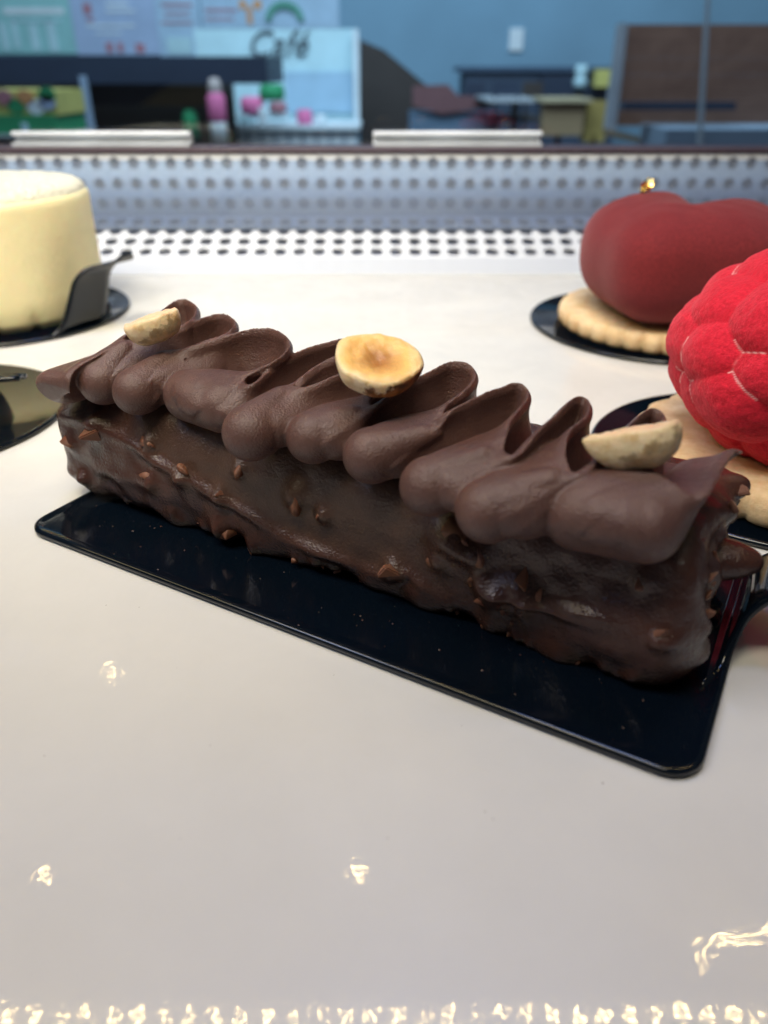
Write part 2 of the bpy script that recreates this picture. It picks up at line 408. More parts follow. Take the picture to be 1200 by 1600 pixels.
th = np.linspace(0, 2*math.pi, NP, endpoint=False)
pw = 2/3.3
sec_t = np.sign(np.cos(th))*np.abs(np.cos(th))**pw; sec_z = np.sign(np.sin(th))*np.abs(np.sin(th))**pw
# even arc-length resampling of the section
cc = np.stack([sec_t*hw, sec_z*hh], 1); dens = np.linspace(0, 2*math.pi, 6000, endpoint=False)
pq = np.where(np.sin(dens) < 0, 2/6.0, pw)
dt_ = np.sign(np.cos(dens))*np.abs(np.cos(dens))**pq*hw; dz_ = np.sign(np.sin(dens))*np.abs(np.sin(dens))**pq*hh
ar = np.concatenate([[0], np.cumsum(np.hypot(np.diff(np.append(dt_, dt_[0])), np.diff(np.append(dz_, dz_[0]))))])
tt = np.linspace(0, ar[-1], NP, endpoint=False)
sec_t = np.interp(tt, ar, np.append(dt_, dt_[0])); sec_z = np.interp(tt, ar, np.append(dz_, dz_[0]))
# cap rings: extra rows at each end shrink to the axis
def capscale(x, n=5.0): return max(0.0, 1-abs(x)**n)**(1/n)
rows = []
mid = (s0+s1)/2; half = (s1-s0)/2
for k in range(24): rows.append((s0+.0, k/24.))
rows = [(s0, .001)]+[(s0, q_) for q_ in np.linspace(.05, .80, 16)]
er = .42
for q_ in np.linspace(0, math.pi/2, 14): rows.append((s0+er*(1-math.sin(q_))*0+er*(1-math.cos(q_)) , None, q_))
R_ = []
for q_ in np.linspace(.002, .76, 44): R_.append((s0, q_))
for q_ in np.linspace(0, math.pi/2, 16): R_.append((s0+er*(1-math.cos(q_)), .76+.24*math.sin(q_)))
for s in np.linspace(s0+er, s1-er, 520)[1:-1]: R_.append((s, 1.))
for q_ in np.linspace(math.pi/2, 0, 16): R_.append((s1-er*(1-math.cos(q_)), .76+.24*math.sin(q_)))
for q_ in np.linspace(.76, .002, 44): R_.append((s1, q_))
SS = np.array([r_[0] for r_ in R_]); SC = np.array([r_[1] for r_ in R_]); NS = len(R_)
Sg = np.repeat(SS[:, None], NP, 1); Tg = ct+SC[:, None]*sec_t[None]; Zg = cz+SC[:, None]*sec_z[None]
P = np.stack([Sg, Tg, Zg], 2)
def normals(P):
    du = np.gradient(P, axis=0); dv = np.roll(P, -1, 1)-np.roll(P, 1, 1); N = np.cross(dv, du)
    N /= np.linalg.norm(N, axis=2, keepdims=True)+1e-12; return N
N = normals(P)
c0 = np.array([mid, ct, cz]); flip = np.sign(((P-c0)*N).sum(2)[NS//2, 0]); N = N*flip
N[0] = (-1, 0, 0); N[-1] = (1, 0, 0)
disp = np.zeros(Sg.shape)
frontw = np.clip((ct-.9-Tg)/.7, 0, 1)
rs = np.array([r_[0] for r_ in ridge]); rz = np.array([r_[1] for r_ in ridge])
rl = np.interp(Sg, rs, rz)
below = 1/(1+np.exp((Zg-rl)/.08))
edge_fade = np.clip((10.4-Sg)/2.5, 0, 1)
disp += frontw*edge_fade*(.10*below+.07*np.exp(-((Zg-rl+.10)/.13)**2)*(1+.5*np.sin(Sg*3.1)))
# glazed swells along the front, from the photo: ledge right of centre, sheet at the right
for (px, py, rs_, rz_, a_) in [(850,935,.85,.10,.16),(905,940,.5,.08,.12),(690,840,.25,.3,.16),(780,905,.5,.3,.15),(720,880,.5,.5,.10),(1000,960,1.2,.5,.12),(150,700,.5,.35,.06),(1000,1010,.9,.35,.06),(960,860,1.0,.16,.06),(200,740,1.,.2,.07)]:
    s_, z_ = front(px, py); disp += frontw*a_*np.exp(-((Sg-s_)/rs_)**2-((Zg-z_)/rz_)**2)
for i_, (s_, z_, r_) in enumerate(fn):
    disp += frontw*r_*.85*np.exp(-((Sg-s_)**2/1.+(Zg-z_)**2*(.6 if i_%2 else 1.))/max(.17, r_*.9)**2)
other = []
for k in range(75):     # nuts on the ends, underside edge, back and top
    side = random.random()
    if side < .34: p_ = (s1, ct+random.uniform(-1.5, 1.5), cz+random.uniform(-1.1, 1.1))
    elif side < .48: p_ = (s0, ct+random.uniform(-1.5, 1.5), cz+random.uniform(-1.1, 1.1))
    elif side < .80: p_ = (random.uniform(0, 13), ct+hw, cz+random.uniform(-1.1, 1.1))
    else: p_ = (random.uniform(0, 13), ct-hw+.10, random.uniform(.3, .6))
    other.append((*p_, random.uniform(.12, .24)*(1 if side < .8 else .7)))
for s_, t_, z_, r_ in other:
    disp += r_*.65*np.exp(-((Sg-s_)**2+(Tg-t_)**2+(Zg-z_)**2)/(r_*1.0)**2)
nz_ = np.zeros(Sg.shape)
for i in range(0, NS, 2):
    for j in range(0, NP, 2):
        p_ = Vector(P[i, j]); v_ = noise.noise(p_*.9)*.10+noise.noise(p_*2.3+Vector((9,0,0)))*.055+noise.noise(p_*5)*.010
        nz_[i:i+2, j:j+2] = v_
ker = (nz_+np.roll(nz_, 1, 0)+np.roll(nz_, 1, 1)+np.roll(np.roll(nz_, 1, 0), 1, 1))/4
disp += ker*(1-.45*frontw*(1-below)*edge_fade)
disp += frontw*.26*np.clip((Sg-8.6)/3., 0, 1)*np.clip((1.9-Zg)/1.2, 0, 1)
# drips at the lower edge
low = np.exp(-((Zg-.25)/.25)**2)
disp += low*(.08*np.sin(Sg*2.3+1)+.06*np.sin(Sg*5.1)+.02)
P = P+N*disp[..., None]
P[..., 2] = np.maximum(P[..., 2], .140)
lift = np.exp(-((P[..., 0]+.1)/.7)**2)*np.exp(-((P[..., 2]-.1)/.5)**2); P[..., 2] += lift*.28   # lower left corner hangs clear of the board
V = O+P[..., 0:1]*D1+P[..., 1:2]*D2+P[..., 2:3]*ZV
faces = []
for i in range(NS-1):
    a0 = i*NP
    for j in range(NP):
        j2 = (j+1) % NP; faces.append((a0+j, a0+NP+j, a0+NP+j2, a0+j2))
faces.append(tuple(range(NP))); faces.append(tuple(range((NS-1)*NP+NP-1, (NS-1)*NP-1, -1)))
log = thing('chocolate_log_cake', 'long chocolate glazed log cake topped with ruffled piped chocolate cream', 'cake', K(6.5, 3.6, .14))
body = obj('glazed_body', V.reshape(-1, 3), faces, GLAZE, log)
dry = frontw*edge_fade*(1-below)*np.clip((Sg-1.2)/1.0, 0, 1)
at_ = body.data.attributes.new('dry', 'FLOAT', 'POINT'); at_.data.foreach_set('value', dry.reshape(-1).astype(np.float32))
bm = bmesh.new(); bm.from_mesh(body.data); bmesh.ops.recalc_face_normals(bm, faces=bm.faces); bm.to_mesh(body.data); bm.free()

# nut nibs half sunk in the glaze
nib_meshes = []
for k in range(7):
    bm = bmesh.new()
    for _ in range(9): bm.verts.new((random.uniform(-1.05, 1.05), random.uniform(-.75, .75), random.uniform(-.6, .6)))
    bmesh.ops.convex_hull(bm, input=bm.verts[:])
    bmesh.ops.delete(bm, geom=[v for v in bm.verts if not v.link_faces], context='VERTS')
    bmesh.ops.bevel(bm, geom=bm.edges[:], offset=.07, segments=2, affect='EDGES', clamp_overlap=True)
    for v in bm.verts:
        if v.co.length > 1.3: v.co = v.co.normalized()*1.3
    me = bpy.data.meshes.new('nut_nib'); bm.to_mesh(me); bm.free(); me.materials.append(NIB)
    me.polygons.foreach_set('use_smooth', [k % 2 == 0]*len(me.polygons)); nib_meshes.append(me)
Pf = P.reshape(-1, 3)
def put_nib(s_, t_, z_, r_, outn, emb=.18):
    i = np.argmin(((Pf-np.array([s_, t_, z_]))**2).sum(1)); q_ = Pf[i]
    o = bpy.data.objects.new('nut_nib', random.choice(nib_meshes)); COL.objects.link(o); o.parent = log
    wpos = K(*(q_+np.array(outn)*r_*(emb-.45)))
    o.location = Vector(wpos*U)-log.location
    o.scale = [r_*U*random.uniform(.80, 1.05)]*3; o.rotation_euler = [random.uniform(0, 6.28) for _ in range(3)]
for s_, z_, r_ in fn: put_nib(s_, ct-hw-.1, z_, r_*1.45, (0, -1, 0), .08)
for s_, t_, z_, r_ in other:
    n_ = (1, 0, 0) if s_ == s1 else (-1, 0, 0) if s_ == s0 else (0, 1, 0) if t_ > ct else (0, -1, 0)
    put_nib(s_, t_, z_, r_, n_, .10)
# pointed chocolate drip at the right end
q = MB(); c = np.array(K(13.35, 3.6, 1.62)); ax = D1*.95+D2*.25+ZV*.05; ax /= np.linalg.norm(ax); e1 = np.cross(ax, ZV); e1 /= np.linalg.norm(e1); e2 = np.cross(ax, e1)
pf = [(-.3, .50), (0, .46), (.2, .42), (.4, .36), (.55, .29), (.68, .20), (.74, .12), (.77, .03)]
vs = [c+ax*x_+(e1*math.cos(a_)+e2*.8*math.sin(a_))*r_ for x_, r_ in cr([(x_, r_) for x_, r_ in pf], 4) for a_ in np.linspace(0, 2*math.pi, 24, endpoint=False)]
nr = len(vs)//24
q.add(vs, [(i*24+j, i*24+(j+1) % 24, (i+1)*24+(j+1) % 24, (i+1)*24+j) for i in range(nr-1) for j in range(24)]+[tuple((nr-1)*24+j for j in range(24))])
q.build('chocolate_drip', GLAZE, log, smooth=True)

# ------------------------------------------------------------------ piped ruffle: swept teardrop sections, fused by voxels
# thin upper edge of the ribbon, leg by leg, in log coordinates (s, t, z)
EDGE = {
'S': [(1.06, 1.06, 3.1), (1.09, 1.08, 3.4), (0.98, 1.4, 3.52), (1.2, 1.77, 3.67), (1.2, 2.5, 3.82), (1.09, 3.29, 3.93), (0.93, 3.95, 4.0), (0.72, 4.65, 4.06), (0.9, 4.84, 4.1)],
'B0': [(0.9, 4.84, 4.1), (1.4, 4.63, 4.06), (1.82, 4.19, 4.04), (2.06, 3.71, 4.0), (1.96, 3.26, 3.94), (1.7, 2.94, 3.86), (1.39, 2.7, 3.75)],
'A1': [(1.39, 2.7, 3.75), (1.58, 2.71, 3.79), (1.7, 3.12, 3.87), (1.99, 3.62, 3.95), (2.15, 4.28, 4.02), (2.38, 4.45, 4.05)],
'B1': [(2.38, 4.45, 4.05), (2.77, 4.31, 4.01), (3.13, 3.91, 3.98), (3.16, 3.49, 3.93), (2.9, 3.18, 3.85), (2.64, 2.9, 3.77), (2.44, 2.76, 3.68)],
'A2': [(2.44, 2.76, 3.68), (2.65, 2.78, 3.74), (2.88, 2.99, 3.81), (3.11, 3.34, 3.88), (3.39, 3.84, 3.97), (3.94, 4.02, 4.05), (4.32, 3.9, 4.08)],
'B2': [(4.32, 3.9, 4.08), (4.67, 3.72, 4.02), (4.96, 3.32, 3.97), (5.01, 2.88, 3.88), (4.82, 2.57, 3.76), (4.62, 2.38, 3.65), (4.64, 2.22, 3.55)],
'A3': [(4.64, 2.22, 3.55), (4.89, 2.06, 3.6), (4.97, 2.25, 3.65), (4.9, 2.66, 3.71), (4.93, 3.19, 3.79), (5.08, 3.76, 3.88), (5.38, 4.25, 3.96), (5.61, 4.43, 4.0)],
'B3': [(5.61, 4.43, 4.0), (5.87, 4.4, 3.97), (6.08, 4.04, 3.94), (5.88, 3.7, 3.88), (5.72, 3.25, 3.8), (5.71, 2.65, 3.71), (5.63, 2.41, 3.62)],
'A4': [(5.63, 2.41, 3.62), (5.9, 2.26, 3.67), (6.1, 2.47, 3.73), (6.29, 2.83, 3.8), (6.45, 3.25, 3.87), (6.67, 3.85, 3.94), (6.89, 4.34, 4.0)],
'B4': [(6.89, 4.34, 4.0), (7.15, 4.36, 3.95), (7.4, 3.94, 3.91), (7.37, 3.47, 3.83), (7.28, 2.97, 3.73), (7.26, 2.54, 3.63), (7.35, 2.36, 3.55)],
'A5': [(7.35, 2.36, 3.55), (7.53, 2.22, 3.6), (7.52, 2.41, 3.66), (7.6, 2.73, 3.75), (7.73, 3.16, 3.85), (7.89, 3.61, 3.94), (8.1, 3.98, 4.03), (8.36, 4.04, 4.08)],
'B5': [(8.36, 4.04, 4.08), (8.61, 4.01, 4.01), (8.81, 3.66, 3.95), (8.82, 3.29, 3.87), (8.73, 2.99, 3.77), (8.67, 2.78, 3.69), (8.72, 2.5, 3.62), (8.80, 2.28, 3.52)],
'A6': [(8.78, 2.20, 3.50), (8.86, 2.28, 3.72), (8.90, 2.40, 3.80), (8.98, 2.55, 3.85), (9.17, 2.88, 3.92), (9.37, 3.38, 3.99), (9.54, 3.66, 4.02)],
'B6': [(9.54, 3.66, 4.02), (9.75, 3.67, 3.97), (9.93, 3.35, 3.93), (9.97, 2.89, 3.87), (9.98, 2.44, 3.79), (10.08, 1.96, 3.69), (10.1, 1.77, 3.6)],
'A7': [(10.1, 1.77, 3.6), (10.29, 1.53, 3.66), (10.41, 1.6, 3.71), (10.45, 1.87, 3.77), (10.52, 2.44, 3.87), (10.6, 3.14, 3.96), (10.69, 3.55, 4.02)],
'B7': [(10.69, 3.55, 4.02), (10.85, 3.64, 3.99), (11.0, 3.32, 3.95), (11.04, 2.94, 3.91), (10.96, 2.56, 3.84), (10.99, 2.12, 3.78), (11.14, 1.71, 3.69), (11.27, 1.56, 3.6)],
'A8': [(11.27, 1.56, 3.6), (11.42, 1.44, 3.65), (11.5, 1.67, 3.7), (11.59, 2.12, 3.78), (11.68, 2.85, 3.86), (11.76, 3.51, 3.92), (11.84, 3.82, 3.95)],
'B8': [(11.84, 3.82, 3.95), (12.03, 3.8, 3.93), (12.16, 3.42, 3.91), (12.17, 2.82, 3.87), (12.15, 2.27, 3.82), (12.18, 1.97, 3.78)],
'B9': [(12.18, 1.97, 3.78), (12.45, 1.89, 3.72), (12.76, 1.76, 3.64), (12.99, 1.74, 3.55)],
'A9': [(12.99, 1.74, 3.55), (13.09, 1.78, 3.58), (13.15, 2.22, 3.63), (13.19, 2.92, 3.67), (13.26, 3.38, 3.7), (13.43, 3.35, 3.72)],
}

NEAR = {1:(1.15,1.80,3.08,.50), 2:(2.22,1.72,3.10,.50), 3:(3.30,2.15,3.08,.54), 4:(5.45,1.30,3.06,.54), 5:(6.56,1.66,3.08,.50), 6:(7.80,1.60,3.04,.51), 7:(9.12,1.20,2.98,.51), 8:(10.22,.98,2.95,.52), 9:(11.50,1.50,3.0,.56)}
Cl, Tl, rl_, el = [], [], [], []
def leg(pts, cf, n=46):
    P_ = np.array(cr(pts, 14)); d_ = np.r_[0, np.cumsum(np.linalg.norm(np.diff(P_, axis=0), axis=1))]; d_ /= d_[-1]
    for f in np.linspace(0, 1, n, endpoint=False):
        T_ = np.array([np.interp(f, d_, P_[:, k]) for k in range(3)]); C_2, r_, e_ = cf(f, T_)
        Cl.append(C_2); Tl.append(T_); rl_.append(r_); el.append(e_)
def Bleg(name, i, zf=3.0):
    N_ = np.array(NEAR[i][:3]); V_ = np.array(EDGE[name][-1]); off = N_-V_
    def cf(f, T_):
        w_ = f**1.8; c = T_+np.array([off[0]*w_-.05*(1-w_)-.10*math.sin(math.pi*f), off[1]*w_+.03, 0]); c[2] = zf+(N_[2]-zf)*w_
        return c, .25+(NEAR[i][3]-.25)*f**1.2, 2.3-1.5*f**.9
    leg(EDGE[name], cf)
def Aleg(name, i, zf=3.0, N_=None):
    N_ = np.array(NEAR[i][:3]) if N_ is None else np.array(N_); V_ = np.array(EDGE[name][0]); off = N_-V_
    def cf(f, T_):
        w_ = (1-f)**4.; c = T_+np.array([off[0]*w_-.05*(1-w_), off[1]*w_+.03, 0]); c[2] = zf+(N_[2]-zf)*w_
        return c, .24+(NEAR[i][3]-.24)*(1-f)**3.6, 2.3-1.5*(1-f)**3
    leg(EDGE[name], cf)
def lerp3(a_, b_, f): return np.array(a_)*(1-f)+np.array(b_)*f
leg(EDGE['S'], lambda f, T_: (lerp3((.16,1.16,2.90), (.85,4.75,3.10), f**1.15)+np.array([.10*math.sin(math.pi*f)-.0, 0, 0]), .46-.16*f, 1.0+.9*f), 60)
Bleg('B0', 1); Aleg('A1', 1); Bleg('B1', 2); Aleg('A2', 2); Bleg('B2', 3)
leg([EDGE['B2'][-1], (4.68, 2.19, 3.54), EDGE['A3'][0]], lambda f, T_: (lerp3((3.30,2.15,3.08), (4.25,2.02,3.08), f)+np.array([0, -.10*math.sin(math.pi*f), 0]), .54-.02*f, .75), 26)
Aleg('A3', 3, N_=(4.25,2.02,3.08)); Bleg('B3', 4); Aleg('A4', 4); Bleg('B4', 5); Aleg('A5', 5); Bleg('B5', 6);
Aleg('A6', 6); Bleg('B6', 7); Aleg('A7', 7); Bleg('B7', 8); Aleg('A8', 8); Bleg('B8', 9)
leg(EDGE['B9'], lambda f, T_: (lerp3((11.45,1.55,3.0), (12.50,1.52,3.05), f)+np.array([0, -.10*math.sin(math.pi*f), 0]), .60+.05*math.sin(math.pi*f)-.06*f, .75), 40)
leg(EDGE['A9'], lambda f, T_: (lerp3((12.50,1.52,3.05), (12.75,3.5,3.1), f**.8), .54-.26*f**.6, .75+1.0*f), 46)
Cc, Tt, rr, ee = np.array(Cl), np.array(Tl), np.array(rl_), np.array(el); nk = len(Cc)
def sm(a_, n):
    a_ = a_.copy()
    for _ in range(n): a_[1:-1] = (a_[:-2]+2*a_[1:-1]+a_[2:])/4
    return a_
Cc = sm(Cc, 7); Tt = sm(Tt, 5); rr = sm(rr, 8); ee = sm(ee, 8)
for i in range(nk):
    Tt[i] += [noise.noise(Vector((i*.05, 0, 0)))*.03, noise.noise(Vector((i*.05, 5, 0)))*.02, noise.noise(Vector((i*.08, 0, 7)))*.03+noise.noise(Vector((i*.35, 0, 7)))*.014]
for i in range(9): rr[i] *= math.sqrt(1-(1-(i+1.5)/10.5)**2)
Mm = (Cc*.4+Tt*.6); tan = np.gradient(Mm, axis=0); tan /= np.linalg.norm(tan, axis=1, keepdims=True)+1e-9
for i in range(70):
    q_ = max(0, 1-i/70); tan[i] = tan[i]*(1-q_)+np.array([.05, .93, .35])*q_; tan[i] /= np.linalg.norm(tan[i])
# smooth the tangents a little
for _ in range(3): tan[1:-1] = (tan[:-2]+2*tan[1:-1]+tan[2:])/4
NSEC = 40
vs = []; prev = None
for i in range(nk):
    e = Tt[i]-Cc[i]; D = np.linalg.norm(e); e1 = e/D; e2 = np.cross(tan[i], e1); e2 /= np.linalg.norm(e2)+1e-9
    r = rr[i]; tip = .074
    x = []; 
    half_n = NSEC//2
    for k in range(half_n+1):
        f = k/half_n
        if f < .4: a_ = f/.4*math.pi/2; xx = -r*math.cos(a_); ww = r*math.sin(a_)
        else:
            g_ = (f-.4)/.6; xx = g_*D; ww = tip+(r-tip)*(.5+.5*math.cos(math.pi*min(1, g_*.98)))**ee[i]
            if k == half_n: ww = tip*.35; xx = D+tip*.6
        x.append((xx, ww))
    loop = [(a_, b_) for a_, b_ in x]+[(a_, -b_) for a_, b_ in x[-2:0:-1]]
    for a_, b_ in loop: vs.append(Cc[i]+e1*a_+e2*b_)
nl = len(loop); fs = []
for i in range(nk-1):
    for j in range(nl):
        j2 = (j+1) % nl; fs.append((i*nl+j, i*nl+j2, (i+1)*nl+j2, (i+1)*nl+j))
fs.append(tuple(range(nl-1, -1, -1))); fs.append(tuple(range((nk-1)*nl, nk*nl)))
# a bed of cream on top of the log under the ruffle
me = bpy.data.meshes.new('tmp'); me.from_pydata([tuple(v) for v in vs], [], fs)
bm = bmesh.new(); bm.from_mesh(me); bmesh.ops.triangulate(bm, faces=bm.faces); bmesh.ops.recalc_face_normals(bm, faces=bm.faces)
def lobe(balls):
    """smooth teardrop: the convex hull of a few balls"""
    b_ = bmesh.new()
    for (c_, r_) in balls: bmesh.ops.create_icosphere(b_, subdivisions=4, radius=r_, matrix=Matrix.Translation([float(x_) for x_ in c_]))
    h_ = bmesh.ops.convex_hull(b_, input=b_.verts[:])
    bmesh.ops.delete(b_, geom=[f_ for f_ in b_.faces if f_ not in set(h_['geom'])], context='FACES')
    bmesh.ops.delete(b_, geom=[v_ for v_ in b_.verts if not v_.link_faces], context='VERTS')
    t_ = bpy.data.meshes.new('t'); b_.to_mesh(t_); b_.free(); bm.from_mesh(t_); bpy.data.meshes.remove(t_)
for i_, (va, vb) in {1:('B0','A1'), 2:('B1','A2'), 4:('B3','A4'), 5:('B4','A5'), 6:('B5','A6'), 7:('B6','A7'), 8:('B7','A8')}.items():
    n_ = np.array(NEAR[i_][:3]); r_ = NEAR[i_][3]*.97; v_ = (np.array(EDGE[va][-1])+np.array(EDGE[vb][0]))/2
    d_ = v_-n_; d_[2] = 0; d_ /= np.linalg.norm(d_)
    lobe([(n_+[.02, .03, 0], r_), (n_+d_*.62+[-.10, .16, .02], r_*.84), (v_+[-.02, -.02, -.06], .10), (v_-d_*.30+[0, 0, -.14], .22)])
lobe([((3.30,2.15,3.08), .53), ((4.25,2.02,3.08), .52), ((4.60,2.20,3.46), .14)])
lobe([((11.50,1.52,3.0), .56), ((12.45,1.52,3.06), .54), ((12.25,2.0,3.60), .12), ((12.92,1.80,3.46), .12)])
bmesh.ops.create_cube(bm, size=1, matrix=Matrix.Translation((6.7, 3.25, 2.74)) @ Matrix.Diagonal((11.9, 1.9, .34, 1)))
bm.to_mesh(me); bm.free()
tmp = bpy.data.objects.new('tmp', me); COL.objects.link(tmp)
md = tmp.modifiers.new('r', 'REMESH'); md.mode = 'VOXEL'; md.voxel_size = .027; md.adaptivity = 0
md = tmp.modifiers.new('s', 'SMOOTH'); md.factor = .5; md.iterations = 6
dg = bpy.context.evaluated_depsgraph_get(); dg.update()
ev = bpy.data.meshes.new_from_object(tmp.evaluated_get(dg)); bpy.data.objects.remove(tmp)
co = np.empty(len(ev.vertices)*3, np.float32); ev.vertices.foreach_get('co', co); co = co.reshape(-1, 3).astype(float)
wco = (O+co[:, 0:1]*D1+co[:, 1:2]*D2+co[:, 2:3]*ZV)*U-np.array(log.location)
ev.vertices.foreach_set('co', wco.astype(np.float32).reshape(-1)); ev.materials.clear(); ev.materials.append(GANACHE)
ev.polygons.foreach_set('use_smooth', [True]*len(ev.polygons)); ev.update(); ev.name = 'piped_cream'
pc = bpy.data.objects.new('piped_cream', ev); COL.objects.link(pc); pc.parent = log
tag(pc, 'matt milk chocolate cream piped in a zigzag ruffle')
print('ruffle verts', len(ev.vertices))

def crumbs(name, spots_, mat, lo, hi):
    q = MB()
    for (x, y, z_) in spots_:
        a_ = random.uniform(lo, hi); b_ = a_*random.uniform(.4, 1); h_ = a_*.5; t_ = random.uniform(0, 3)
        c_, s_ = math.cos(t_), math.sin(t_)
        pts_ = [(x+c_*u-s_*v, y+s_*u+c_*v, z_) for u, v in ((-a_, 0), (-.2*a_, -b_), (a_, -.3*b_), (.5*a_, b_), (-.5*a_, .8*b_))]
        q.add(pts_+[(x, y, z_+h_)], [(i_, (i_+1) % 5, 5) for i_ in range(5)]+[(4, 3, 2, 1, 0)])
    return tag(q.build(name, mat), kind='stuff')
crumbs('shelf_crumbs', [(-4.6, 11.6, .002), (-2.6, 8.2, .002), (.05, 6.6, .002), (3.1, 7.5, .002), (-5.0, 8.0, .002), (1.2, 8.6, .002)]+[(random.uniform(-9, 8), random.uniform(5, 13), .002) for _ in range(14)], plain('crumb_dust', (.30,.27,.24)), .008, .020)
crumbs('board_crumbs', [tuple(K(random.uniform(.3, 13.2), random.uniform(.15, 1.5), .137)) for _ in range(46)], GLAZE, .008, .030)

# ------------------------------------------------------------------ hazelnut halves
def nut_mat(name, side, cut, core, skin, skin_amt):
    m = Mat(name, side, .42, Subsurface_Weight=.5, Subsurface_Scale=.0022, Specular_IOR_Level=.45)
    m.set('Subsurface Radius', (1., .62, .30))
    x, y, z_ = m.sep()
    rad = m.math('SQRT', m.math('ADD', m.math('MULTIPLY', x, x), m.math('MULTIPLY', y, y)))
    rad = m.math('ADD', rad, m.math('MULTIPLY', m.math('SUBTRACT', m.noise(260, 3), .5), .004))
    r100 = m.math('MULTIPLY', rad, 100.)
    cutc = m.mix(m.ramp(r100, [(.12, 0.), (.50, 1.)]), core, cut)
    cutc = m.mix(m.ramp(r100, [(.55, 0.), (.80, .5)]), cutc, tuple(min(1, c_*1.08+.02) for c_ in side))
    cutm = m.attr('cut')
    mott = m.ramp(m.noise(420, 5, .65), [(.42, 0.), (.62, 1.)])
    sidec = m.mix(mott, side, (side[0]*.82, side[1]*.70, side[2]*.52))
    down = m.math('ADD', m.math('MULTIPLY', m.math('SUBTRACT', m.math('SUBTRACT', x, y), m.math('MULTIPLY', z_, 2.2)), 55.), m.math('MULTIPLY', m.math('SUBTRACT', m.noise(300, 5, .7), .5), 1.5))
    sk = m.math('MULTIPLY', m.ramp(down, [(.40, 0.), (.52, 1.)]), skin_amt)
    sidec = m.mix(sk, sidec, m.mix(m.ramp(m.noise(600, 4), [(.4, 0.), (.6, 1.)]), skin, tuple(c_*.3 for c_ in skin)))
    m.to('Base Color', m.mix(cutm, sidec, cutc))
    m.bump(m.noise(240, 5, .7), .07, .7); m.bump(m.voro(260), .03, .5); m.bump(m.noise(1200, 4, .6), .01, .5)
    return m.m
def hazelnut(label, pos, rx, ry, depth, eul, mat, hollow=.22, point=0, lift_pt=0, seed=0):
    """half a hazelnut, cut face up (+z local) before it is turned"""
    na, nb = 72, 44; vs = []; cut = []
    prof = []
    for k in range(18):                              # cut face, centre to rim
        f = k/17; r_ = f*.93; prof.append((r_, -hollow*math.exp(-(r_/.45)**2)+.03*math.sin(f*9)*f, 1))
    for k in range(1, 5): a_ = k/4*math.pi/2; prof.append((.93+.07*math.sin(a_), -.07*(1-math.cos(a_)), .5 if k < 3 else 0.))
    for k in range(1, 26):
        a_ = k/25*math.pi/2; prof.append((math.cos(a_)**.75, -.07-depth*math.sin(a_), 0.))
    n_ = len(prof)
    for i in range(na):
        a_ = 2*math.pi*i/na
        for j, (r_, z_, c_) in enumerate(prof):
            wob = 1+.03*math.sin(3*a_+seed)+.015*math.sin(5*a_+2*seed)+.02*noise.noise(Vector((math.cos(a_)*3, math.sin(a_)*3, seed)))
            x_ = r_*math.cos(a_)*rx*wob; y_ = r_*math.sin(a_)*ry*wob
            if point: 
                p_ = max(0, -math.cos(a_)); x_ -= point*p_**5*r_*(1+z_*.6); y_ *= 1-.25*p_**3
            zz = z_*(1 if z_ < 0 else 1)+.035*noise.noise(Vector((x_*3, y_*3, seed+4)))
            if c_ == 1: zz += .03*noise.noise(Vector((x_*8, y_*8, seed)))
            vs.append((x_*U, y_*U, zz*U)); cut.append(c_)
    fs = [(i*n_+j, ((i+1) % na)*n_+j, ((i+1) % na)*n_+j+1, i*n_+j+1) for i in range(na) for j in range(n_-1)]
    me = mesh('hazelnut_half', vs, fs, mat)
    at_ = me.attributes.new('cut', 'FLOAT', 'POINT'); at_.data.foreach_set('value', cut)
    o = bpy.data.objects.new('hazelnut_half', me); COL.objects.link(o)
    bm = bmesh.new(); bm.from_mesh(me); bmesh.ops.remove_doubles(bm, verts=bm.verts, dist=1e-7); bmesh.ops.recalc_face_normals(bm, faces=bm.faces); bm.to_mesh(me); bm.free()
    o.location = Vector(pos)*U; o.rotation_euler = eul
    return tag(o, label, 'hazelnut', 'halved hazelnuts on the piped cream')
def pz(px, py, z):
    d = ray(px, py); return CP+d*(z-HC)/d[2]
N1m = nut_mat('roasted_hazelnut', (.82,.72,.50), (.82,.50,.17), (.40,.17,.045), (.33,.12,.03), 1.)
N2m = nut_mat('pale_hazelnut', (.80,.68,.44), (.74,.52,.34), (.66,.42,.26), (.42,.22,.09), .55)
hazelnut('golden roasted hazelnut half lying cut side up on the middle of the ruffle', pz(592, 557, 4.52), .76, .76, .50, (R(17), R(3), R(15)), N1m, .15, seed=1.3)
hazelnut('small pale hazelnut half tilted on the far left end of the ruffle', pz(234, 496, 4.42), .58, .42, .46, (R(-8), R(-17), R(12)), N2m, .05, seed=2.1)
hazelnut('large cream coloured hazelnut half with pointed tip on the right end of the ruffle', pz(1003, 668, 4.28), .55, .44, .52, (R(-22), R(-14), R(-4)), N2m, .04, point=.32, seed=3.7)

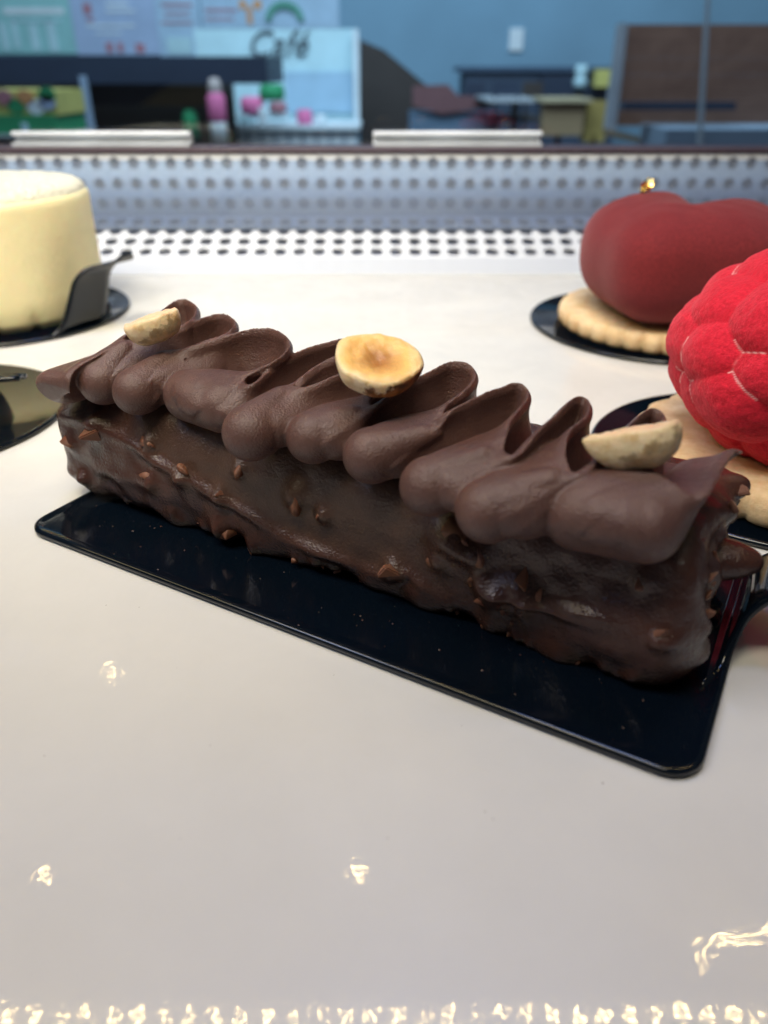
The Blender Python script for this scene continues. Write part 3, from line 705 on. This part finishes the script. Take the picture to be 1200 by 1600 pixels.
# ------------------------------------------------------------------ neighbouring pastries
def radial(name, c, fn_r, mat, parent, nu=200, nv=120, attr=None, vmin=-1.0):
    vs = []; av = []
    for j in range(nv+1):
        ph = -math.pi/2+math.pi*j/nv
        for i in range(nu):
            a_ = 2*math.pi*i/nu; d = Vector((math.cos(ph)*math.cos(a_), math.cos(ph)*math.sin(a_), math.sin(ph)))
            p_, q_ = fn_r(d); vs.append((c[0]+p_[0], c[1]+p_[1], c[2]+p_[2])); av.append(q_)
    fs = [(j*nu+i, j*nu+(i+1) % nu, (j+1)*nu+(i+1) % nu, (j+1)*nu+i) for j in range(nv) for i in range(nu)]
    o = obj(name, vs, fs, mat, parent)
    if attr: a_ = o.data.attributes.new(attr, 'FLOAT', 'POINT'); a_.data.foreach_set('value', av)
    return o
def biscuit(c, r, hgt, n, parent):
    q = MB(); pf = [(0, 0), (r-.16, 0), (r-.04, .08), (r, hgt*.3), (r, hgt*.62), (r-.05, hgt*.88), (r-.20, hgt), (0, hgt)]
    m_ = len(pf)
    q.lathe(pf, c, n*10, lambda a_, i: 1+(.060*abs(math.sin(a_*n/2))**.6-.03)*(1 if 0 < i < m_-1 else 0)+.006*noise.noise(Vector((math.cos(a_)*6, math.sin(a_)*6, i))))
    return q.build('scalloped_biscuit', BISCUIT, parent, smooth=True)
# dark red heart
hc = (10.95, 29.1, 2.84)
heart = thing('heart_mousse', 'matt dark red heart shaped mousse on a scalloped biscuit', 'dessert', (11.0, 29.9, .13))
biscuit((11.0, 29.6, .13), 4.05, .68, 36, heart)
def fheart(d):
    a_ = math.atan2(d.y, d.x); pt = R(-128)
    da = abs((a_-pt+math.pi) % (2*math.pi)-math.pi); cl = abs((a_-(pt+math.pi)+math.pi) % (2*math.pi)-math.pi)
    rr_ = 3.55+.95*math.exp(-(da/.40)**2)-.55*math.exp(-(cl/.38)**2)+.18*math.cos(2*(a_-pt)+math.pi)
    ph = math.asin(max(-1, min(1, d.z))); n_ = 2.7 if ph > 0 else 3.6
    cz_ = abs(math.cos(ph))**(2/n_); sz_ = math.copysign(abs(math.sin(ph))**(2/n_), ph)
    x_, y_ = cz_*rr_*math.cos(a_), cz_*rr_*math.sin(a_); z_ = sz_*2.10
    if z_ < 0: k = 1-.17*(z_/1.98)**2; x_ *= k; y_ *= k
    # cleft running in from the back of the heart over the top
    u_ = x_*math.cos(pt+math.pi)+y_*math.sin(pt+math.pi); v_ = -x_*math.sin(pt+math.pi)+y_*math.cos(pt+math.pi)
    if z_ > 0: z_ -= .75*math.exp(-(v_/.80)**2)*max(0, min(1, (u_+1.9)/3.2))
    z_ += .03*noise.noise(Vector((x_, y_, z_))*1.6)
    return (x_*1.0, y_, z_), 0
radial('heart', hc, fheart, VDARK, heart)
bm = bmesh.new(); bmesh.ops.create_icosphere(bm, subdivisions=2, radius=.27)
for v in bm.verts: v.co *= random.uniform(.5, 1.3); 
gp = at(1010, 291, 30.2)
bmesh.ops.translate(bm, vec=gp, verts=bm.verts); gv = [tuple(v.co) for v in bm.verts]; gf = [tuple(x.index for x in f.verts) for f in bm.faces]; bm.free()
obj('gold_leaf', gv, gf, GOLD, heart, smooth=False)
# bright red raspberry dome
rc = np.array([9.75, 16.95, 2.95])
rasp = thing('raspberry_mousse', 'bright red velvet raspberry shaped mousse on a scalloped biscuit', 'dessert', (10.75, 17.7, .13))
biscuit((9.9, 17.3, .13), 3.5, .75, 20, rasp)
cent = []
for k, (ph, n_) in enumerate(((-50, 8), (-22, 11), (8, 11), (38, 9), (66, 5), (88, 1))):
    for i in range(n_):
        a_ = 2*math.pi*(i+.5*(k % 2)+.32*random.uniform(-1, 1))/n_; p_ = R(ph+random.uniform(-7, 7))
        cent.append(((math.cos(p_)*math.cos(a_), math.cos(p_)*math.sin(a_), math.sin(p_)), random.uniform(.92, 1.06)))
cd = np.array([c_[0] for c_ in cent]); cs = np.array([c_[1] for c_ in cent])
Rc, rb = 1.86, 1.31
def frasp(d):
    dv = np.array(d); cosv = cd@dv; b_ = Rc*cosv; disc = (rb*cs)**2-Rc**2*(1-cosv**2)
    r_ = np.where(disc > 0, b_+np.sqrt(np.maximum(disc, 0)), 2.4); r_ = np.sort(r_)[::-1]
    g_ = math.exp(-((r_[0]-r_[1])/(.010+.016*abs(noise.noise(Vector(d)*9))))**2); val = max(2.5, float(r_[0]))+.05*noise.noise(Vector(d)*5)+.018*noise.noise(Vector(d)*16)
    nn_ = noise.noise(Vector(d)*2.6+Vector((3, 1, 4))); g_ *= 1. if nn_ > .17 else 0.
    k = 1-.12*max(0, -d.z)
    return (dv[0]*val*k, dv[1]*val*k, max(-2.05, dv[2]*val*.80)), g_
radial('raspberry_dome', rc, frasp, VRED, rasp, 420, 240, attr='crack')
# cream cake on the left
cc_ = (-15.75, 31.9, .0)
cream = thing('cream_cake', 'round pale yellow cream cake with crumbly white top at the left edge', 'cake', (cc_[0], cc_[1], .13))
def notch(a_, i): return 1-.05*(abs(math.sin(a_*9)) > .93) if i <= 2 else 1
q = MB(); q.lathe([(0, .35), (3.85, .35), (3.95, .15), (4.05, .45), (4.07, 1.2), (4.08, 3.6), (4.10, 4.35), (4.07, 4.56), (3.98, 4.66), (3.90, 4.68)], cc_, 160, notch); q.build('cream_side', CREAM, cream, smooth=True)
q = MB(); q.lathe([(3.97, 4.66), (3.93, 4.78), (3.83, 4.87), (3.70, 4.93)]+[(r_, 4.97) for r_ in np.linspace(3.6, .0, 60)], cc_, 240)
q.v = [(x_, y_, z_+(.075*abs(noise.noise(Vector((x_*7, y_*7, 1))))+random.uniform(0, .035))*(1 if z_ > 4.7 else 0)) for x_, y_, z_ in q.v]
o = q.build('crumb_top', CRUMB, cream, smooth=True)
# second cream pastry, only its edge in view
cr2 = thing('cream_tart', 'cream coloured pastry edge cut off by the left side of the picture', 'dessert', (-13.5, 21.0, .13))
q = MB(); q.lathe([(0, .0), (2.3, .0), (2.45, .3), (2.5, 1.8), (2.3, 2.1), (0, 2.2)], (-14.05, 21.3, .13), 96); q.build('cream_shell', CREAM, cr2, smooth=True)

# ------------------------------------------------------------------ the cafe beyond the glass
FLOOR = -98
tag(MB.build((lambda q: (q.box((-500, 55, FLOOR-5), (500, 700, FLOOR)), q)[1])(MB()), 'floor', plain('cafe_floor', (.10,.11,.12), .5)), kind='structure')
YW = 430
mb = MB(); mb.box((-420, YW, FLOOR), (420, YW+12, 190)); 
tag(mb.build('back_wall', plain('blue_grey_wall', (.20,.36,.48), .8, .08, 3)), kind='structure')
def flat(name, x0, x1, y0, y1, Y, d, mat, parent=None):
    mb = MB(); pbox(mb, x0, x1, y0, y1, Y, d); return mb.build(name, mat, parent)
C_ = lambda n, c, r=.7: plain(n, c, r, .08, 12)
cyan = C_('pale_cyan', (.50,.74,.80)); teal = C_('teal_print', (.30,.60,.60)); lil = C_('lilac_paper', (.40,.52,.72)); pbl = C_('pale_blue_paper', (.42,.60,.76))
redp = C_('faded_red_print', (.45,.20,.24)); wht = C_('white_paint', (.72,.82,.86)); navy = C_('navy_panel', (.020,.035,.065), .5)  # navy is lifted towards blue to stand in for the glass reflection veil
grn = C_('green_plastic', (.02,.30,.12)); yel = C_('yellow_print', (.58,.55,.16)); wood = C_('brown_wood', (.22,.15,.10)); pink = C_('pink_plastic', (.80,.20,.42))
darkb = C_('dark_brown', (.040,.032,.028)); orange = C_('orange_print', (.70,.35,.14)); tan = C_('tan_wood', (.30,.22,.12)); grey = C_('grey_metal', (.25,.27,.29)); deepg = C_('dark_green_print', (.10,.34,.26))
# posters
def poster(label, x0, x1, y0, y1, mat, marks):
    c = at((x0+x1)/2, y1, YW-1)
    t = thing('wall_poster', label, 'poster', c, 'printed posters on the cafe wall')
    flat('paper', x0, x1, y0, y1, YW-1.2, .8, mat, t)
    by = {}
    for (a_, b_, c_, d_, m_) in marks: by.setdefault(m_.name, (m_, []))[1].append((a_, b_, c_, d_))
    for m_, lst in by.values():
        for (a_, b_, c_, d_) in lst:
            q = MB(); pbox(q, a_, b_, c_, d_, YW-1.6, .3); q.build('print', m_, t)
    return t
poster('teal poster with white block shapes, leftmost on the cafe wall', -90, 114, -60, 84, teal, [(5,100,12,22,wht),(20,28,28,75,cyan),(48,60,38,78,cyan),(2,12,35,78,cyan),(75,88,32,80,cyan),(20,95,30,34,cyan),(-60,-10,10,70,cyan)])
poster('lilac poster with small red pictures beside the teal one', 114.5, 246, -60, 86, lil, [(130,142,5,22,redp),(165,200,4,9,wht),(165,210,15,19,wht),(166,176,66,82,redp),(184,192,66,82,redp),(212,226,68,82,redp),(135,210,38,42,wht),(150,190,50,53,wht),(135,146,28,33,redp)])
poster('pale blue poster with faint pink lines of text', 246.5, 314, -60, 88, pbl, [(252,300,6,10,redp),(256,296,20,23,redp),(252,300,34,37,redp),(262,300,58,84,cyan),(255,290,-20,-14,redp)])
poster('pale poster with orange tree shape and green arch', 314.5, 530, -60, 44, pbl, [(386,394,10,38,orange),(374,384,0,14,orange),(396,408,0,14,orange),(320,370,14,18,redp),(320,365,28,31,redp)])
# green arc sign
q = MB(); c = at(446, 52, YW-3)
pts = []
for k in range(25): a_ = math.pi*k/24; pts.append((math.cos(a_), math.sin(a_)))
poly = [(c.x+x_*9, c.y, c.z+5+y_*8) for x_, y_ in pts]+[(c.x+x_*6.3, c.y, c.z+5+y_*5) for x_, y_ in pts[::-1]]
q.prism(poly, (0, 1.2, 0)); tag(q.build('green_arch_emblem', deepg), 'green arch shaped emblem above the white Café panel', 'sign')
# cafe panel
YC = 330
t = thing('cafe_kiosk', 'white kiosk panel lettered Café over a slatted counter front', 'kiosk', at(436, 232, YC))
flat('panel', 312, 560, 45, 400, YC, 3, cyan, t)
flat('recess', 447, 552, 112, 176, YC-.8, .7, C_('soft_blue', (.34,.52,.66)), t)
flat('side_edge', 553, 561, 46, 400, YC-5, 4.9, wht, t)
cu = bpy.data.curves.new('lettering', 'FONT'); cu.body = 'Café'; cu.size = 12*U; cu.shear = .35; cu.extrude = .003; cu.align_x = 'CENTER'; cu.materials.append(C_('taupe_lettering', (.10,.14,.16)))
tl = bpy.data.objects.new('tl', cu); COL.objects.link(tl); dg = bpy.context.evaluated_depsgraph_get(); dg.update()
lme = bpy.data.meshes.new_from_object(tl.evaluated_get(dg)); bpy.data.objects.remove(tl)
lt = bpy.data.objects.new('lettering', lme); COL.objects.link(lt); lt.parent = t; lt.location = (at(433, 88, YC-.5)-at(436, 232, YC))*U; lt.rotation_euler = (R(90), 0, 0)
YK = 300
flat('counter_body', 366, 560, 203, 420, YK+1.5, 25, C_('counter_blue', (.22,.42,.55)), t)
for i in range(9):
    x = 367+i*21.6; flat('slat', x, x+18, 203, 420, YK, 1.4, wht, t)
flat('counter_shelf', 362, 562, 196, 203, YK-2, 30, wht, t)
things_ = [('pink punnet of fruit on the left of the kiosk counter', 372, 410, 152, 180, pink), ('green crate standing above the pink punnets on the kiosk', 402, 442, 132, 158, grn),
           ('dark red punnet below the green crate on the kiosk', 418, 446, 160, 178, redp), ('bright pink tub on the right of the kiosk counter', 462, 487, 172, 196, pink), ('white jar with blue lid on the kiosk counter', 402, 416, 168, 196, wht),
           ('small white pot near the right end of the kiosk counter', 492, 508, 180, 196, wht), ('white bowl at the left end of the kiosk counter', 372, 394, 180, 196, cyan)]
for i, (lab, x0, x1, y0, y1, m_) in enumerate(things_):
    p = at((x0+x1)/2, y1, YK); r_ = (at(x1, y1, YK).x-at(x0, y1, YK).x)/2; h_ = at(x0, y0, YK).z-p.z
    q = MB(); q.lathe([(0, 0), (r_*.8, 0), (r_, h_*.15), (r_*1.0, h_*.75), (r_*.85, h_*.85), (r_*.85, h_), (0, h_)], (p.x, YK+r_+2, p.z), 20)
    tag(q.build('counter_item', m_, smooth=True), lab, 'container')
# stand that the fruit stands on
q = MB(); pbox(q, 368, 448, 180, 184, YK+4, 12); tag(q.build('display_tray', wht), 'white tray raised above the kiosk counter', 'tray')
# dark canopy, counter on the left
YD = 250
t = thing('dark_counter', 'dark navy service counter with thick hood on the left', 'counter', at(150, 230, YD))
flat('hood', -260, 417, 88, 131, YD, 40, navy, t); flat('back_panel', -260, 366, 131, 400, YD+44, 4, C_('grey_brown_panel', (.10,.11,.11)), t)
flat('post', 95, 133, 131, 400, YD+20, 8, C_('taupe_post', (.17,.16,.17)), t); flat('pole', 133, 141, 118, 400, YD-3, 2, C_('steel_blue', (.32,.44,.58)), t)
q = MB(); q.prism([at(140,131,YD+30), at(262,131,YD+30), at(215,164,YD+30), at(140,164,YD+30)], (0, 4, 0)); q.build('dark_screen', navy, t)
q = MB(); q.prism([at(262,133,YD+34), at(340,133,YD+34), at(340,165,YD+34), at(215,165,YD+34)], (0, 4, 0)); q.build('wood_board', tan, t)
for lab, x0, x1, y0, y1, m_ in (('green bottle standing on the dark counter', 283, 306, 172, 218, grn),):
    p = at((x0+x1)/2, y1, YD); r_ = (at(x1, y1, YD).x-at(x0, y1, YD).x)/2; h_ = at(x0, y0, YD).z-p.z
    q = MB(); q.lathe([(0, 0), (r_, 0), (r_, h_*.8), (r_*.5, h_), (0, h_)], (p.x, YD+5, p.z), 20); tag(q.build('green_bottle', m_, smooth=True), lab, 'bottle')
p = at(344, 224, YD-10); t = thing('pink_bottle', 'pink bottle with pale cap and base left of the kiosk', 'bottle', (p.x, YD-10, p.z))
q = MB(); q.lathe([(0,0),(2.3,0),(2.3,5.2),(2.2,5.5)], (p.x, YD-10, p.z), 20); q.build('base', wht, t, smooth=True)
q = MB(); q.lathe([(2.2,5.5),(2.5,6),(2.5,11.5),(1.8,12.6)], (p.x, YD-10, p.z), 20); q.build('body', pink, t, smooth=True)
q = MB(); q.lathe([(1.8,12.6),(1.9,14),(1.3,16),(0,16.2)], (p.x, YD-10, p.z), 20); q.build('cap', C_('cap_grey', (.45,.40,.38)), t, smooth=True)
t = thing('juice_crate', 'green crate with colourful fruit picture on its upper half at the left edge', 'crate', at(44, 212, 200))
flat('crate_body', -40, 88, 180, 212, 200, 20, grn, t); flat('printed_front', -40, 88, 141, 180, 200.6, 19, yel, t)
for x, y, m_ in ((5,152,redp),(38,152,orange),(72,160,lil),(24,166,grn),(55,168,wht),(72,148,grn)):
    c = at(x, y, 200); q = MB(); q.prism([(c.x+2*math.cos(k*.5236), 200.3, c.z+1.6*math.sin(k*.5236)) for k in range(12)], (0, .28, 0)); q.build('fruit_print', m_, t)
flat('label', 34, 44, 192, 211, 199.6, .3, cyan, t)
flat('ledge', -60, 96, 212, 216, 196, 26, grey, t)
# dark sloping panel and things right of centre
YP = 360
q = MB(); q.prism([at(562,62,YP), at(600,78,YP), at(648,118,YP), at(706,165,YP), at(712,420,YP), at(562,420,YP)], (0, 10, 0)); tag(q.build('dark_sloped_panel', darkb), 'dark brown panel with sloping top right of the kiosk', 'partition')
t = thing('red_bench', 'dull red bench back seen low beside the dark sloping panel', 'bench', at(700, 232, 330))
q = MB(); q.prism([at(645,135,330), at(700,132,330), at(716,150,330), at(768,152,330), at(768,168,330), at(690,178,330), at(645,165,330)], (0, 6, 0)); q.build('backrest', C_('dull_red', (.16,.075,.08)), t)
flat('bench_base', 640, 780, 176, 420, 332, 20, C_('bench_blue', (.10,.17,.25)), t)
YB = 380
t = thing('dark_sideboard', 'long dark sideboard against the blue wall on the right', 'sideboard', at(840, 232, YB))
flat('top', 718, 962, 104, 112, YB, 30, C_('blue_black', (.05,.09,.15)), t); flat('cabinet', 724, 962, 112, 420, YB+2, 26, C_('cabinet_blue', (.035,.060,.10)), t)  # cabinet in a darker blue than its top
flat('machine', 845, 900, 118, 152, YB-4, 5, navy, t)
def chair(x, w_, lab, m_, Y):
    t = thing('cafe_chair', lab, 'chair', at(x+w_/2, 300, Y), 'chairs at the cafe tables')
    flat('backrest', x, x+w_, 128, 150, Y, 2, m_, t); flat('seat', x-2, x+w_+2, 184, 190, Y, 30, m_, t)
    for xx in (x, x+w_-4): flat('leg', xx, xx+3, 150, 420, Y, 2.5, m_, t)
chair(770, 40, 'black cafe chair left of the yellow seat', navy, 300); chair(818, 30, 'black cafe chair nearest the tan wooden seat', darkb, 320); chair(728, 30, 'black cafe chair nearest the red bench', navy, 340)
t = thing('cafe_table', 'pale topped cafe table in front of the dark sideboard', 'table', at(800, 232, 290))
flat('table_top', 762, 842, 155, 160, 290, 40, C_('table_pale', (.40,.45,.48)), t); flat('pedestal', 798, 804, 160, 420, 300, 3, grey, t)
t = thing('wooden_seat', 'tan wooden seat with yellow side by the dark sideboard', 'seat', at(880, 232, 280))
flat('front_board', 848, 912, 160, 212, 280, 5, tan, t); flat('top_board', 846, 926, 154, 160, 278, 20, C_('light_tan', (.48,.42,.26)), t); flat('side_board', 914, 948, 158, 222, 284, 5, C_('mustard', (.36,.28,.08)), t)
for x in (870, 925): flat('leg', x, x+5, 212, 420, 284, 4, darkb, t)
t = thing('yellow_box', 'small yellow box standing on the dark sideboard', 'box', at(942, 136, YB-6)); flat('carton', 930, 956, 108, 136, YB-6, 5, yel, t)
p = at(907, 138, YB-6); q = MB(); q.lathe([(0,0),(2.6,0),(3.1,3.0),(1.8,4.3),(2.9,6),(2.4,8.6),(0,8.8)], (p.x, YB-4, p.z), 20); tag(q.build('white_figure_cup', cyan, smooth=True), 'pale blue waisted cup beside the small yellow box', 'cup')
q = MB(); pbox(q, 796, 818, 44, 80, YW-1.5, 1.4); tag(q.build('wall_switch', wht, bevel=.4), 'pale wall switch plate on the blue wall', 'switch')
# wooden menu board on the right
YM = 210
t = thing('wooden_partition', 'brown planked wooden screen in a pale frame at upper right', 'screen', at(1080, 232, YM))
wm = Mat('dark_plank', (.10,.075,.065), .7); wm.to('Base Color', wm.mix(wm.ramp(wm.noise(8, 6, .7, 1.5), [(.3,0.),(.7,1.)]), (.17,.085,.058), (.28,.155,.105)))
y = 38
for i in range(6):
    q = MB(); y1 = y+26.5; l0 = 976-(y-38)*.10; q.prism([at(l0,y,YM), at(1330,y,YM), at(1330,y1-.35,YM), at(l0-2.6,y1-.35,YM)], (0, 2+.15*(i % 2), 0)); q.build('plank', wm.m, t); y = y1
q = MB(); q.prism([at(972,36,YM-1), at(982,36,YM-1), at(962,206,YM-1), at(950,206,YM-1)], (0, 5, 0)); q.build('frame_post', C_('frame_grey', (.34,.38,.42)), t)
q = MB(); q.prism([at(950,202,YM-1.5), at(1075,232,YM-1.5), at(1075,242,YM-1.5), at(950,212,YM-1.5)], (0, 5, 0)); q.build('frame_foot', tan, t)
flat('bench_rail', 975, 1150, 160, 172, YM-8, 4, navy, t)
flat('table_surface', 1040, 1300, 202, 240, YM-20, 20, C_('blue_grey_top', (.20,.28,.36)), t)
# pale strip set back in the cafe light, standing in for a streak on the glass
q = MB(); q.prism([at(1107,-40,186), at(1112,-40,186), at(1097,236,186), at(1090,236,186)], (0, .8, 0)); tag(q.build('glass_streak', C_('streak_grey', (.42,.50,.55))), 'thin grey upright strip standing in for a pale light streak on the glass at upper right', 'streak strip')
print('objects', len(bpy.data.objects))
